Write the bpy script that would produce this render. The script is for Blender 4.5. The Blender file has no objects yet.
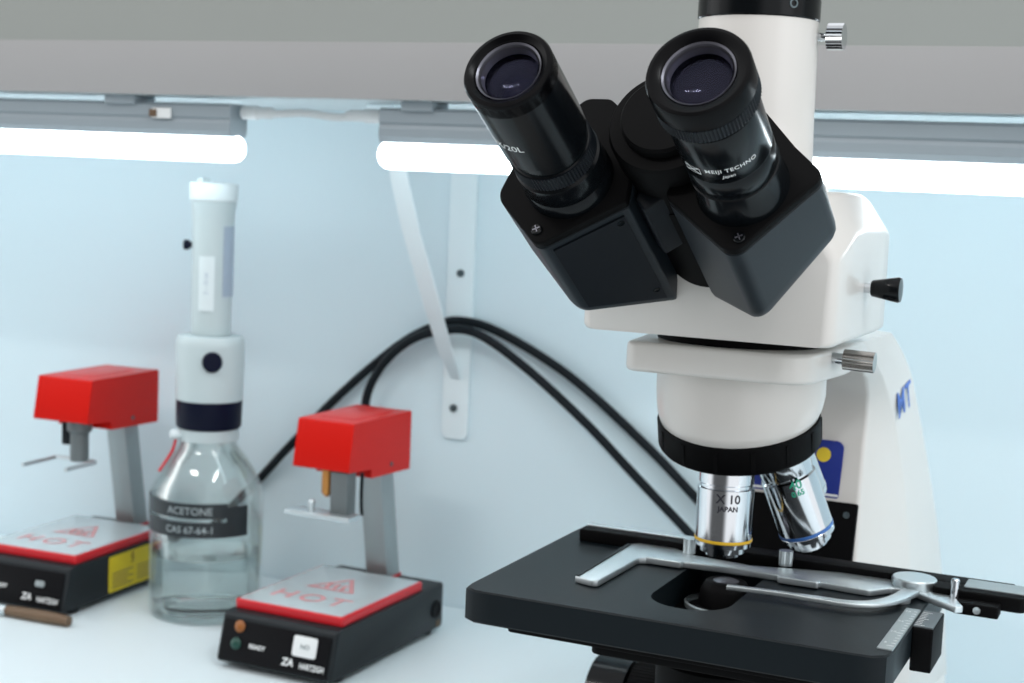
import bpy, bmesh, math, random
from mathutils import Matrix, Vector
random.seed(4)
R_ = math.radians
C = bpy.context.scene.collection
SC = bpy.context.scene
MM = 0.001
PI = math.pi

# ------------------------------------------------------------------ materials
def mat(name, col, rough=0.4, metal=0.0, coat=0.0, spec=0.5, noise=0.0, nscale=60.0, bump=0.0, emit=None, estr=0.0, trans=0.0, ior=1.45, aniso=0.0):
    m = bpy.data.materials.new(name); m.use_nodes = True
    nt = m.node_tree; b = nt.nodes['Principled BSDF']
    b.inputs['Base Color'].default_value = (*col, 1)
    b.inputs['Roughness'].default_value = rough
    b.inputs['Metallic'].default_value = metal
    b.inputs['Coat Weight'].default_value = coat
    b.inputs['Coat Roughness'].default_value = 0.12
    b.inputs['Specular IOR Level'].default_value = spec
    b.inputs['IOR'].default_value = ior
    b.inputs['Transmission Weight'].default_value = trans
    b.inputs['Anisotropic'].default_value = aniso
    if emit:
        b.inputs['Emission Color'].default_value = (*emit, 1)
        b.inputs['Emission Strength'].default_value = estr
    if noise or bump:
        tc = nt.nodes.new('ShaderNodeTexCoord')
        n = nt.nodes.new('ShaderNodeTexNoise'); n.inputs['Scale'].default_value = nscale; n.inputs['Detail'].default_value = 4
        nt.links.new(tc.outputs['Object'], n.inputs['Vector'])
        if noise:
            mx = nt.nodes.new('ShaderNodeMix'); mx.data_type = 'RGBA'
            mx.inputs[6].default_value = (*[c * (1 - noise) for c in col], 1)
            mx.inputs[7].default_value = (*[min(1, c * (1 + noise)) for c in col], 1)
            nt.links.new(n.outputs['Fac'], mx.inputs[0]); nt.links.new(mx.outputs[2], b.inputs['Base Color'])
        if bump:
            bp = nt.nodes.new('ShaderNodeBump'); bp.inputs['Strength'].default_value = bump; bp.inputs['Distance'].default_value = 0.0003
            nt.links.new(n.outputs['Fac'], bp.inputs['Height']); nt.links.new(bp.outputs['Normal'], b.inputs['Normal'])
    return m

M = dict(
    wall=mat('wall_paint', (0.67, 0.79, 0.84), 0.75, noise=0.012, nscale=6, bump=0.05),
    bench=mat('bench_laminate', (0.70, 0.79, 0.82), 0.42, noise=0.012, nscale=9),
    shelf=mat('shelf_board', (0.34, 0.336, 0.338), 0.6, noise=0.02, nscale=12),
    panel=mat('grey_panel_laminate', (0.325, 0.335, 0.318), 0.6, noise=0.02, nscale=12),
    floor=mat('floor_vinyl', (0.45, 0.45, 0.44), 0.6, noise=0.06, nscale=5),
    cream=mat('cream_enamel', (0.64, 0.62, 0.59), 0.33, coat=0.35, noise=0.008, nscale=40),
    black=mat('black_satin_paint', (0.009, 0.0135, 0.018), 0.45, noise=0.1, nscale=300, spec=0.34),
    blackg=mat('black_gloss_anodised', (0.003, 0.004, 0.005), 0.19, spec=0.20, noise=0.05, nscale=200),
    eyecup=mat('eyecup_black', (0.002, 0.002, 0.0025), 0.26, spec=0.10, noise=0.1, nscale=300),
    cover=mat('cover_black', (0.005, 0.007, 0.010), 0.5, spec=0.2, noise=0.1, nscale=300),
    blackm=mat('black_matte', (0.0022, 0.0022, 0.0025), 0.6, spec=0.09, noise=0.1, nscale=300),
    stage=mat('stage_matte_black', (0.003, 0.0062, 0.0085), 0.46, noise=0.1, nscale=500, bump=0.1, spec=0.22),
    chrome=mat('chrome_plate', (0.66, 0.69, 0.72), 0.11, metal=1.0, noise=0.02, nscale=80),
    steel=mat('brushed_steel', (0.62, 0.68, 0.70), 0.34, metal=0.85, noise=0.05, nscale=200),
    nickel=mat('dark_nickel', (0.42, 0.40, 0.38), 0.25, metal=1.0, noise=0.05, nscale=200),
    alu=mat('grey_aluminium', (0.36, 0.405, 0.415), 0.45, metal=0.6, noise=0.04, nscale=90),
    lampgrey=mat('lamp_housing_grey', (0.27, 0.315, 0.345), 0.4, noise=0.03, nscale=50),
    carrier=mat('carrier_grey', (0.15, 0.17, 0.175), 0.45, metal=0.3, noise=0.06, nscale=90),
    red=mat('red_plastic', (0.55, 0.008, 0.004), 0.30, spec=0.22, coat=0.0, noise=0.03, nscale=40),
    redrim=mat('red_rim_plastic', (0.56, 0.012, 0.02), 0.35, noise=0.03, nscale=40),
    redprint=mat('red_print', (0.60, 0.26, 0.27), 0.4, noise=0.05, nscale=300),  # red ink paled towards the plate, its glare put into the colour
    plate=mat('satin_heating_plate', (0.55, 0.62, 0.64), 0.22, metal=0.35, noise=0.03, nscale=60),
    dkcase=mat('charcoal_case', (0.010, 0.0135, 0.016), 0.45, spec=0.3, noise=0.1, nscale=200),
    face=mat('black_front_panel', (0.003, 0.003, 0.004), 0.5, spec=0.15, noise=0.1, nscale=200),
    brass=mat('brass', (0.50, 0.22, 0.06), 0.35, metal=0.7, noise=0.1, nscale=120),
    vernier=mat('vernier_grey', (0.13, 0.15, 0.16), 0.45, metal=0.5, noise=0.05, nscale=100),
    yellow=mat('yellow_warning_label', (0.62, 0.48, 0.01), 0.5, noise=0.05, nscale=200),
    amber=mat('amber_lens', (0.26, 0.085, 0.015), 0.3, noise=0.1, nscale=200),
    green=mat('green_lens', (0.005, 0.05, 0.036), 0.3, noise=0.1, nscale=200),
    paper=mat('white_sticker', (0.72, 0.74, 0.74), 0.5, noise=0.03, nscale=200),
    white=mat('white_plastic', (0.48, 0.56, 0.575), 0.42, noise=0.015, nscale=60),
    whiteb=mat('bright_white_plastic', (0.66, 0.735, 0.755), 0.4, noise=0.015, nscale=60),
    greyblue=mat('blue_grey_panel', (0.34, 0.41, 0.50), 0.4, noise=0.05, nscale=100),
    navy=mat('navy_plastic', (0.002, 0.0035, 0.016), 0.4, spec=0.15, noise=0.06, nscale=100),
    blue=mat('blue_label', (0.012, 0.028, 0.22), 0.4, noise=0.05, nscale=200),
    bluetxt=mat('blue_print', (0.05, 0.14, 0.50), 0.4, noise=0.05, nscale=200),
    yel2=mat('yellow_print', (0.70, 0.52, 0.04), 0.4, noise=0.05, nscale=200),
    greenp=mat('green_print', (0.02, 0.36, 0.22), 0.4, noise=0.05, nscale=200),
    bluering=mat('blue_ring', (0.05, 0.17, 0.50), 0.3, noise=0.05, nscale=200),
    yring=mat('yellow_ring', (0.78, 0.48, 0.03), 0.35, noise=0.05, nscale=200),
    print=mat('white_print', (0.75, 0.77, 0.77), 0.5, noise=0.03, nscale=300),
    dprint=mat('dark_print', (0.02, 0.02, 0.03), 0.5, noise=0.05, nscale=300),
    tape=mat('black_label_tape', (0.016, 0.022, 0.026), 0.4, noise=0.1, nscale=200),
    cable=mat('black_cable', (0.006, 0.009, 0.012), 0.45, spec=0.2, noise=0.1, nscale=100),
    cordg=mat('grey_cord', (0.60, 0.63, 0.64), 0.5, noise=0.05, nscale=100),
    bracket=mat('white_bracket_paint', (0.76, 0.85, 0.88), 0.4, noise=0.01, nscale=40),
    screw=mat('dark_screw', (0.10, 0.13, 0.14), 0.4, metal=0.7, noise=0.1, nscale=200),
    wood=mat('brown_handle', (0.13, 0.08, 0.045), 0.5, noise=0.25, nscale=60),
    lens=mat('coated_lens', (0.004, 0.003, 0.012), 0.03, spec=1.0, coat=1.0, noise=0.2, nscale=60),
    lensv=mat('violet_coating', (0.002, 0.002, 0.009), 0.05, spec=0.05, coat=0.0, noise=0.2, nscale=60),
    silverblk=mat('bevel_grey', (0.11, 0.11, 0.13), 0.3, metal=0.6, noise=0.05, nscale=100),
    tube=mat('lit_tube', (0.9, 0.95, 0.96), 0.4, emit=(0.86, 0.955, 1.0), estr=6.0),
)

# ------------------------------------------------------------------ helpers
def finish(bm, name, m, parent=None, smooth=35, T=None):
    if T is not None: bmesh.ops.transform(bm, matrix=T, verts=bm.verts)
    bmesh.ops.recalc_face_normals(bm, faces=bm.faces)
    me = bpy.data.meshes.new(name); bm.to_mesh(me); bm.free()
    for p in me.polygons: p.use_smooth = True
    me.set_sharp_from_angle(angle=R_(smooth))
    mats = m if isinstance(m, (list, tuple)) else [m]
    for x in mats: me.materials.append(x)
    o = bpy.data.objects.new(name, me); C.objects.link(o)
    if parent is not None: o.parent = parent
    return o

def thing(name, label, cat, loc=(0, 0, 0), rz=0, group=None):
    o = bpy.data.objects.new(name, None); C.objects.link(o)
    o.empty_display_size = 0.02
    o.location = loc; o.rotation_euler = (0, 0, rz)
    tag(o, label, cat, group); return o
def tag(o, label, cat, group=None):
    o['label'] = label; o['category'] = cat
    if group: o['group'] = group
    return o
def struct(o): o['kind'] = 'structure'; return o

def frame(origin, zdir, xdir=(1, 0, 0)):
    """matrix whose z axis is zdir"""
    z = Vector(zdir).normalized(); x = Vector(xdir)
    if abs(z.dot(x.normalized())) > .995: x = Vector((0, 1, 0))
    x = (x - z * x.dot(z)).normalized(); y = z.cross(x)
    m = Matrix((x, y, z)).transposed().to_4x4(); m.translation = Vector(origin); return m

def rpoly(pts, r, n=6):
    """rounded polygon; r a number or a list"""
    out = []; k = len(pts)
    for i in range(k):
        p0, p, p1 = Vector(pts[i - 1]).to_2d(), Vector(pts[i]).to_2d(), Vector(pts[(i + 1) % k]).to_2d()
        rr = r[i] if isinstance(r, (list, tuple)) else r
        a = p0 - p; b = p1 - p; la, lb = a.length, b.length
        if rr <= 0 or la < 1e-9 or lb < 1e-9: out.append((p.x, p.y)); continue
        a /= la; b /= lb
        ang = math.acos(max(-1, min(1, a.dot(b))))
        if ang > PI - 0.02: out.append((p.x, p.y)); continue
        d = min(rr / math.tan(ang / 2), la * 0.48, lb * 0.48); rr2 = d * math.tan(ang / 2)
        c = p + (a + b).normalized() * (rr2 / math.sin(ang / 2))
        s = p + a * d; e = p + b * d
        a0 = math.atan2(s.y - c.y, s.x - c.x); a1 = math.atan2(e.y - c.y, e.x - c.x)
        da = (a1 - a0 + PI) % (2 * PI) - PI
        for j in range(n + 1):
            t = a0 + da * j / n; out.append((c.x + rr2 * math.cos(t), c.y + rr2 * math.sin(t)))
    return out

def loft(bm, rings, cap0=True, cap1=True, closed=True):
    vs = [[bm.verts.new(p) for p in r] for r in rings]
    n = len(rings[0])
    for a, b in zip(vs, vs[1:]):
        for i in range(n if closed else n - 1):
            bm.faces.new((a[i], a[(i + 1) % n], b[(i + 1) % n], b[i]))
    if cap0: bm.faces.new(vs[0][::-1])
    if cap1: bm.faces.new(vs[-1])
    return vs

def prism(bm, poly, z0, z1, bev=0.0, T=None, steps=3):
    """extruded polygon (x,y) with softened top/bottom rims"""
    cx = sum(p[0] for p in poly) / len(poly); cy = sum(p[1] for p in poly) / len(poly)
    def inset(d):
        out = []; n = len(poly)
        area = sum(poly[i][0] * poly[(i + 1) % n][1] - poly[(i + 1) % n][0] * poly[i][1] for i in range(n))
        s = 1 if area > 0 else -1
        for i in range(n):
            p0, p, p1 = Vector(poly[i - 1]), Vector(poly[i]), Vector(poly[(i + 1) % n])
            e0 = (p - p0); e1 = (p1 - p)
            if e0.length < 1e-9: e0 = e1
            if e1.length < 1e-9: e1 = e0
            n0 = Vector((-e0.y, e0.x)).normalized() * s; n1 = Vector((-e1.y, e1.x)).normalized() * s
            b = n0 + n1
            b = b / max(0.5, b.length_squared / 2) if b.length > 1e-6 else n0
            q = p + b * d; out.append((q.x, q.y))
        return out
    rings = []
    if bev > 0:
        for j in range(steps + 1):
            t = j / steps * PI / 2; rings.append([(x, y, z0 + bev * (1 - math.sin(t))) for x, y in inset(bev * (1 - math.cos(t)) if False else bev * (1 - math.sin(PI / 2 - t)) if False else bev * (1 - math.cos(PI / 2 - t)))] if False else [(x, y, z0 + bev * (1 - math.cos(t))) for x, y in inset(bev * (1 - math.sin(t)))])
        for j in range(steps + 1):
            t = j / steps * PI / 2; rings.append([(x, y, z1 - bev * (1 - math.sin(t))) for x, y in inset(bev * (1 - math.cos(t)))])
    else:
        rings = [[(x, y, z0) for x, y in poly], [(x, y, z1) for x, y in poly]]
    if T is not None: rings = [[T @ Vector(p) for p in r] for r in rings]
    loft(bm, rings)

def box(bm, x0, x1, y0, y1, z0, z1, r=0.0, bev=0.0, T=None):
    p = [(x0, y0), (x1, y0), (x1, y1), (x0, y1)]
    prism(bm, rpoly(p, r) if r > 0 else p, z0, z1, bev, T)

def lathe(bm, prof, seg=48, T=None, cap0=True, cap1=True):
    rings = []
    for r, z in prof:
        ring = [Vector((max(r, 1e-7) * math.cos(2 * PI * i / seg), max(r, 1e-7) * math.sin(2 * PI * i / seg), z)) for i in range(seg)]
        rings.append([T @ p for p in ring] if T is not None else ring)
    loft(bm, rings, cap0, cap1)

def knurl(bm, r, z0, z1, n=72, depth=0.0006, T=None, inner=None):
    seg = n * 2; rings = []
    def ring(rad, z, d):
        out = []
        for i in range(seg):
            rr = rad - (d if i % 2 else 0)
            p = Vector((rr * math.cos(2 * PI * i / seg), rr * math.sin(2 * PI * i / seg), z)); out.append(T @ p if T is not None else p)
        return out
    e = min(0.0008, (z1 - z0) * .2)
    loft(bm, [ring(r - e - depth, z0, 0), ring(r - depth * .2, z0 + e, depth), ring(r - depth * .2, z1 - e, depth), ring(r - e - depth, z1, 0)])

def cr(pts, n=10):
    P = [Vector(p) for p in pts]; out = []
    for i in range(len(P) - 1):
        a = P[max(i - 1, 0)]; b = P[i]; c = P[i + 1]; d = P[min(i + 2, len(P) - 1)]
        for j in range(n):
            t = j / n
            out.append(0.5 * ((2 * b) + (c - a) * t + (2 * a - 5 * b + 4 * c - d) * t * t + (3 * b - a - 3 * c + d) * t ** 3))
    out.append(P[-1]); return out

def tube(bm, pts, r, seg=14, smooth=True, n=10, T=None):
    P = cr(pts, n) if smooth else [Vector(p) for p in pts]
    rings = []; up = None
    for i, p in enumerate(P):
        t = (P[min(i + 1, len(P) - 1)] - P[max(i - 1, 0)]).normalized()
        if up is None:
            up = Vector((0, 0, 1)) if abs(t.z) < .9 else Vector((1, 0, 0))
        up = (up - t * up.dot(t)).normalized(); s = t.cross(up)
        rr = r(i / (len(P) - 1)) if callable(r) else r
        ring = [p + (up * math.cos(2 * PI * k / seg) + s * math.sin(2 * PI * k / seg)) * rr for k in range(seg)]
        rings.append([T @ q for q in ring] if T is not None else ring)
    loft(bm, rings)

def ribbon(bm, pts, w, z0, z1, T=None, bev=0.0):
    """flat strip along a 2-D path with width w(t), extruded z0..z1"""
    P = [Vector(p).to_2d() for p in pts]; Lf = []; Rt = []
    for i, p in enumerate(P):
        t = (P[min(i + 1, len(P) - 1)] - P[max(i - 1, 0)]).normalized(); nrm = Vector((-t.y, t.x))
        ww = w(i / (len(P) - 1)) if callable(w) else w
        Lf.append(tuple(p + nrm * ww / 2)); Rt.append(tuple(p - nrm * ww / 2))
    prism(bm, Rt + Lf[::-1], z0, z1, bev, T)

def text_bm(s, size, bold=0.0, depth=0.00015, align='CENTER', shear=0.0, space=1.0):
    cu = bpy.data.curves.new('lettering_curve', 'FONT'); cu.body = s; cu.size = size; cu.align_x = align; cu.align_y = 'CENTER'
    cu.extrude = depth; cu.offset = bold; cu.shear = shear; cu.space_character = space; cu.resolution_u = 3
    o = bpy.data.objects.new('lettering_tmp', cu); C.objects.link(o)
    dg = bpy.context.evaluated_depsgraph_get(); dg.update()
    me = bpy.data.meshes.new_from_object(o.evaluated_get(dg))
    bm = bmesh.new(); bm.from_mesh(me)
    bpy.data.objects.remove(o); bpy.data.curves.remove(cu); bpy.data.meshes.remove(me)
    return bm
def text_flat(s, size, T, m, parent, name='lettering', **k):
    bm = text_bm(s, size, **k); return finish(bm, name, m, parent, T=T)
def join_bm(dst, src):
    me = bpy.data.meshes.new('join_tmp'); src.to_mesh(me); src.free(); dst.from_mesh(me); bpy.data.meshes.remove(me)
def wrap_bm(bm, r, ang0, z0, flip=1):
    """bend flat lettering (x along, y up) round a cylinder of radius r; reading direction by flip"""
    for v in bm.verts:
        x, y, z = v.co
        a = ang0 + flip * x / r; rr = r + z
        v.co = Vector((rr * math.cos(a), rr * math.sin(a), z0 + y))
    return bm

# ------------------------------------------------------------------ camera
EYE = 0.328
yaw, pitch, roll = R_(22.5), R_(6.1), R_(2.5)
fw = Vector((-math.sin(yaw) * math.cos(pitch), math.cos(yaw) * math.cos(pitch), -math.sin(pitch)))
rt = Vector((math.cos(yaw), math.sin(yaw), 0)); upv = rt.cross(fw)
rt2 = rt * math.cos(roll) + upv * math.sin(roll); up2 = upv * math.cos(roll) - rt * math.sin(roll)
cd = bpy.data.cameras.new('camera'); co = bpy.data.objects.new('camera', cd); C.objects.link(co)
cm = Matrix((rt2, up2, -fw)).transposed().to_4x4(); cm.translation = (0, 0, EYE); co.matrix_world = cm
cd.sensor_width = 36; cd.lens = 1520 / 1024 * 36; cd.clip_start = 0.01; cd.clip_end = 50
cd.dof.use_dof = True; cd.dof.focus_distance = 0.575; cd.dof.aperture_fstop = 18
SC.camera = co

# ------------------------------------------------------------------ setting
WY = 1.039
bm = bmesh.new(); box(bm, -2.4, 1.6, WY, WY + 0.12, -0.86, 2.3); struct(finish(bm, 'wall_back', M['wall']))
bm = bmesh.new(); box(bm, -2.0, 1.2, WY - .018, WY - .0004, .4100, 1.25, 0, .001); struct(finish(bm, 'trim_1', M['panel']))
bm = bmesh.new(); box(bm, -2.4, 1.6, -2.6, WY, -0.92, -0.86); struct(finish(bm, 'floor', M['floor']))
bench = thing('lab_bench', 'white laminate lab bench top carrying the microscope and hot plates', 'bench', (0, 0, -0.86))
bm = bmesh.new(); box(bm, -2.0, 1.2, 0.28, WY - 0.0005, 0.83, 0.86, 0.004, 0.002); finish(bm, 'worktop', M['bench'], bench)
for x in (-1.95, -0.4, 1.15):
    bm = bmesh.new(); box(bm, x - .02, x + .02, 0.36, WY - 0.02, 0, 0.8299, 0.002); finish(bm, 'support_panel', M['shelf'], bench)

# wall shelf
sh = thing('wall_shelf', 'thick grey shelf board along the wall above the lamps', 'shelf', (0, 0, 0.374))
bm = bmesh.new(); box(bm, -2.0, 1.2, 0.8612, WY - 0.0005, 0, 0.0355, 0.0, 0.0004); finish(bm, 'board', M['whiteb'], sh)
bm = bmesh.new(); box(bm, -2.0, 1.2, 0.8594, 0.8611, 0, 0.0355, 0.0, 0.0004); finish(bm, 'front_edge', M['shelf'], sh)

# shelf bracket
br = thing('shelf_bracket', 'white steel wall bracket with a slanted strut above the cables', 'bracket', (-0.4735, WY, 0.13))
bm = bmesh.new()
prism(bm, rpoly([(-.0108, 0), (.0108, 0), (.0108, .243), (-.0108, .243)], [.006, .006, 0, 0]), 0, .0030, .0006, T=frame((0, 0, 0), (0, -1, 0)))
finish(bm, 'wall_plate', M['bracket'], br)
bm = bmesh.new(); box(bm, -.0105, .0105, -.140, -.003, .2405, .2435, 0, 0.0004); finish(bm, 'shelf_arm', M['bracket'], br)
bm = bmesh.new()
loft(bm, [[(sx * w, -p[0] - t * 1.0 - dy, p[1] + t * .6) for sx, t, dy in ((-1, -.0011, 0), (1, -.0011, 0), (1, .0011, 0), (-1, .0011, 0))] for p, w in (((.0035, .046), .0035), ((.022, .066), .0058), ((.0525, .1087), .0068), ((.0887, .1596), .0068), ((.1065, .1905), .0066), ((.118, .2145), .0064), ((.128, .2400), .0062))])
finish(bm, 'strut', M['bracket'], br)
for z in (.126, .0238):
    bm = bmesh.new(); lathe(bm, [(.0029, .0028), (.0029, .0045), (.0022, .0055), (.0008, .0057), (.0006, .0049)], 20, frame((.0005 if z > .1 else -.001, 0, z), (0, -1, 0))); finish(bm, 'screw', M['screw'], br)

# tube lights
def tube_light(x0, x1, label, free):
    Yc = .877; zc = .3400
    t = thing('tube_light', label, 'lamp', ((x0 + x1) / 2, Yc, zc), 0, 'tube lights under the shelf')
    L = x1 - x0; h = L / 2; r = .0092
    bm = bmesh.new()   # diffuser with domed ends
    prof = [(1e-6, 0)] + [(r * math.sin(a), r * .8 * (1 - math.cos(a))) for a in (R_(25), R_(50), R_(70), R_(90))]
    prof += [(r, L - r * .8)] + [(rr, L - z) for rr, z in prof[::-1][1:]]
    lathe(bm, prof, 24, frame((-h, 0, 0), (1, 0, 0), (0, 0, 1))); finish(bm, 'tube', M['tube'], t, 60)
    bm = bmesh.new()   # profiled housing above the tube
    sec = [(-.0085, .0075), (.0085, .0075), (.0105, .0115), (.0105, .0275), (.0085, .0295), (-.0085, .0295), (-.0105, .0275), (-.0105, .0205), (-.0092, .0190), (-.0105, .0165), (-.0105, .0115)]
    e = .0045
    loft(bm, [[(x, a, b) for a, b in sec] for x in (-h + e, h - e)]); finish(bm, 'housing', M['lampgrey'], t, 25)
    return t, h
tl, hl = tube_light(-1.12, -.5640, 'lit white tube lamp whose rounded end stops above the dispenser bottle', 1)
bm = bmesh.new(); box(bm, .173, .198, -.013, .0115, .0275, .0339, .001, .0008); finish(bm, 'mounting_clip', M['lampgrey'], tl)
bm = bmesh.new(); box(bm, -.16, -.135, -.013, .0115, .0275, .0339, .001, .0008); finish(bm, 'mounting_clip', M['lampgrey'], tl)
bm = bmesh.new(); box(bm, .212, .2275, -.0122, -.0108, .0185, .0255, .0008, .0004); sw = finish(bm, 'switch_plate', M['paper'], tl)
bm = bmesh.new(); box(bm, .2105, .2165, -.0130, -.0123, .0195, .0245, .0012, .0002); finish(bm, 'rocker', M['wood'], sw)
t2, h2 = tube_light(-.4615, .35, 'lit white tube lamp passing behind the microscope', -1)
for a in (-.385, .1):
    bm = bmesh.new(); box(bm, a, a + .022, -.013, .0115, .0275, .0339, .001, .0008); finish(bm, 'mounting_clip', M['lampgrey'], t2)
cord = thing('link_cord', 'short grey link cord joining the two tube lamps', 'cord', (-.511, .877, .3628))
bm = bmesh.new(); tube(bm, [(-.046, 0, .0025), (-.030, 0, .0012), (-.006, -.001, .0022), (.016, -.001, .0002), (.030, 0, .0005), (.044, 0, .002)], .0026, 10); finish(bm, 'cord', M['cordg'], cord)
for x0, x1 in ((-.0535, -.028), (.024, .0535)):
    bm = bmesh.new(); s = 1 if x0 > 0 else -1
    lathe(bm, [(.0022, 0), (.0038, .004), (.0038, .014), (.0046, .0145), (.0046, abs(x1 - x0))], 12, frame((x0 if s > 0 else x1, 0, .0015), (s, 0, 0))); finish(bm, 'plug', M['cordg'], cord)

# cables on the wall
def cable(pts, label):
    P = [(x, WY - .0052 - .0035 * (z < .2 and i % 2), z) for i, (x, z) in enumerate(pts)]
    bm = bmesh.new(); tube(bm, P, .0034, 12); o = finish(bm, 'power_cable', M['cable']); return tag(o, label, 'cable', 'black cables on the wall')
cable([(-.705, .010), (-.682, .038), (-.6431, .0791), (-.6144, .109), (-.5709, .1555), (-.5202, .1983), (-.4913, .2151), (-.4700, .2205), (-.4378, .214), (-.381, .1877), (-.3251, .1456), (-.2845, .1125), (-.23, .062), (-.18, .01)], 'black cable arching higher over the wall, reaching from bottle to microscope')
P2 = [(-.5330, .010), (-.5335, .07), (-.5415, .128), (-.5430, .1554), (-.5324, .1795), (-.5118, .2005), (-.487, .2117), (-.4541, .2135), (-.4127, .1913), (-.3638, .1552), (-.3237, .1203), (-.2829, .0852), (-.25, .055), (-.21, .008)]
bm = bmesh.new(); tube(bm, [(x, WY - .0150, z) for x, z in P2], .0034, 12)
tag(finish(bm, 'power_cable', M['cable']), 'black cable on the wall dropping behind the nearer hot plate', 'cable', 'black cables on the wall')

# ------------------------------------------------------------------ hot plates (millimetres, scaled)
S = Matrix.Scale(MM, 4)
def hot_plate(loc, rz, label, left):
    t = thing('hot_plate', label, 'hot plate', loc, rz, 'red and black hot plates')
    W, D, H, SL = 88.6, 146.0, 36.2, 8.5; sl = SL / (H - 4)
    def ob(name, bm, m, p=t, **k): return finish(bm, name, m, p, T=S, **k)
    bm = bmesh.new(); sd = rpoly([(0, H), (-SL, 4), (D, 4), (D, H)], [4, 2.5, 2.5, 2.5], 5)
    loft(bm, [[(x, 60 + (a - 60) * k, 20 + (b_ - 20) * k) for a, b_ in sd] for x, k in ((0, .965), (.7, .985), (2, 1), (W - 2, 1), (W - .7, .985), (W, .965))]); base = ob('base', bm, M['dkcase'], smooth=30)
    FT = lambda x, z: frame((x, -SL + (z - 4) * sl - .65, z), (0, -1, sl), (1, 0, 0))
    bm = bmesh.new(); prism(bm, rpoly([(-W / 2 + 3, -13.5), (W / 2 - 3, -13.5), (W / 2 - 3, 13), (-W / 2 + 3, 13)], 1), -.6, .1, .1, FT(W / 2, 19.5)); ob('front_panel', bm, M['face'], base)
    for x, y in ((9, 12), (W - 9, 12), (9, D - 14), (W - 9, D - 14)):
        bm = bmesh.new(); lathe(bm, [(5.0, 0), (6, 1), (6, 4.2)], 20, Matrix.Translation((x, y, 0))); ob('foot', bm, M['cable'])
    bm = bmesh.new(); box(bm, 2.6, W - 2.6, 9.5, D - 29, H - .2, H + 6.2, 1.6, 1.0); rim = ob('plate_rim', bm, M['redrim'])
    bm = bmesh.new(); box(bm, 4.6, W - 4.6, 11.5, D - 31, H + 5.8, H + 6.7, 1, .3); pl = ob('heating_surface', bm, M['plate'])
    # printed warning: triangle above the word
    bm = bmesh.new(); z = H + 6.85
    ax, ay = 44, 93; bx0, bx1, by = 24.5, 63.5, 60
    outer = [(ax, ay), (bx0, by), (bx1, by)]; cx, cy = 44, 71
    inn = [(cx + (x - cx) * .72, cy + (y - cy) * .72) for x, y in outer]
    vo = [bm.verts.new((x, y, z)) for x, y in outer]; vi = [bm.verts.new((x, y, z)) for x, y in inn]
    for i in range(3): bm.faces.new((vo[i], vo[(i + 1) % 3], vi[(i + 1) % 3], vi[i]))
    for k in range(3):
        w = bmesh.new(); xx = 38 + k * 6
        tube(w, [(xx, 64, z), (xx + 1.6, 67, z), (xx - 1.2, 70, z), (xx + .4, 74, z)], .8, 6); join_bm(bm, w)
    tx = text_bm('HOT', 24, bold=.35, depth=.05, space=1.25); bmesh.ops.transform(tx, matrix=Matrix.Translation((44, 36, z)), verts=tx.verts); join_bm(bm, tx)
    ob('warning_print', bm, M['redprint'], pl)
    # front panel fittings
    for x, z, m in ((15.5, 28.5, 'amber'), (14.5, 17.5, 'green')):
        bm = bmesh.new(); lathe(bm, [(4.0, 0), (4.0, .6), (3.2, 1.4), (1.2, 2.0), (1e-4, 2.1)], 20, FT(x, z)); ob('indicator_light', bm, M[m])
    bm = text_bm('READY', 4.0, bold=.10, depth=.15); bmesh.ops.transform(bm, matrix=FT(31, 17.4), verts=bm.verts); ob('panel_lettering', bm, M['print'])
    if left:
        bm = bmesh.new(); prism(bm, rpoly([(-4, -2.2), (4, -2.2), (4, 2.2), (-4, 2.2)], 1), 0, .6, .2, FT(65.5, 22.5)); ob('badge', bm, M['alu'])
    else:
        bm = bmesh.new(); prism(bm, rpoly([(-9, -6.6), (9, -6.6), (9, 6.6), (-9, 6.6)], 1.8), 0, .5, .1, FT(66.8, 23.6)); stc = ob('sticker', bm, M['paper'])
        bm = text_bm('NO', 4.4, bold=.05, depth=.15); bmesh.ops.transform(bm, matrix=FT(67, 23.4) @ Matrix.Translation((0, 0, .6)), verts=bm.verts); ob('sticker_lettering', bm, M['alu'], stc)
    bm = text_bm('ZA', 6.6, bold=.2, depth=.15, shear=.15); bmesh.ops.transform(bm, matrix=FT(55.5, 12.4), verts=bm.verts)
    b2 = text_bm('HARTZIGH', 5.2, bold=.12, depth=.15); bmesh.ops.transform(b2, matrix=FT(74.0, 11.6) @ Matrix.Diagonal((.72, 1, 1, 1)), verts=b2.verts); join_bm(bm, b2)
    ob('brand_lettering', bm, M['print'])
    if left:   # yellow caution label on the side
        ST = lambda y, z: frame((W + .1, y, z), (1, 0, 0), (0, 1, 0))
        bm = bmesh.new(); prism(bm, rpoly([(45, 6.5), (111, 6.5), (111, 34), (45, 34)], 2), 0, .5, .1, ST(0, 0)); yl = ob('caution_label', bm, M['yellow'])
        bm = bmesh.new()
        tube(bm, [(75, 33, .6), (72.5, 28.5, .6), (75.5, 29, .6), (73, 24.5, .6)], .55, 6, smooth=False, T=ST(0, 0))
        for k in range(5):
            for j in range(2):
                q = bmesh.new(); prism(q, [(49 + j * 31, 9.6 + k * 2.6), (75 + j * 31 - (k % 2) * 6, 9.6 + k * 2.6), (75 + j * 31 - (k % 2) * 6, 10.5 + k * 2.6), (49 + j * 31, 10.5 + k * 2.6)], .5, .62, 0, ST(0, 0)); join_bm(bm, q)
        ob('label_print', bm, M['wood'], yl)
    else:
        ST = frame((W, D - 13, 19), (1, 0, 0), (0, 1, 0))
        bm = bmesh.new(); lathe(bm, [(6.5, -.5), (6.5, .6), (5.6, 1.2), (5.0, .4), (1e-4, .3)], 24, ST); ob('side_socket', bm, M['face'])
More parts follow.
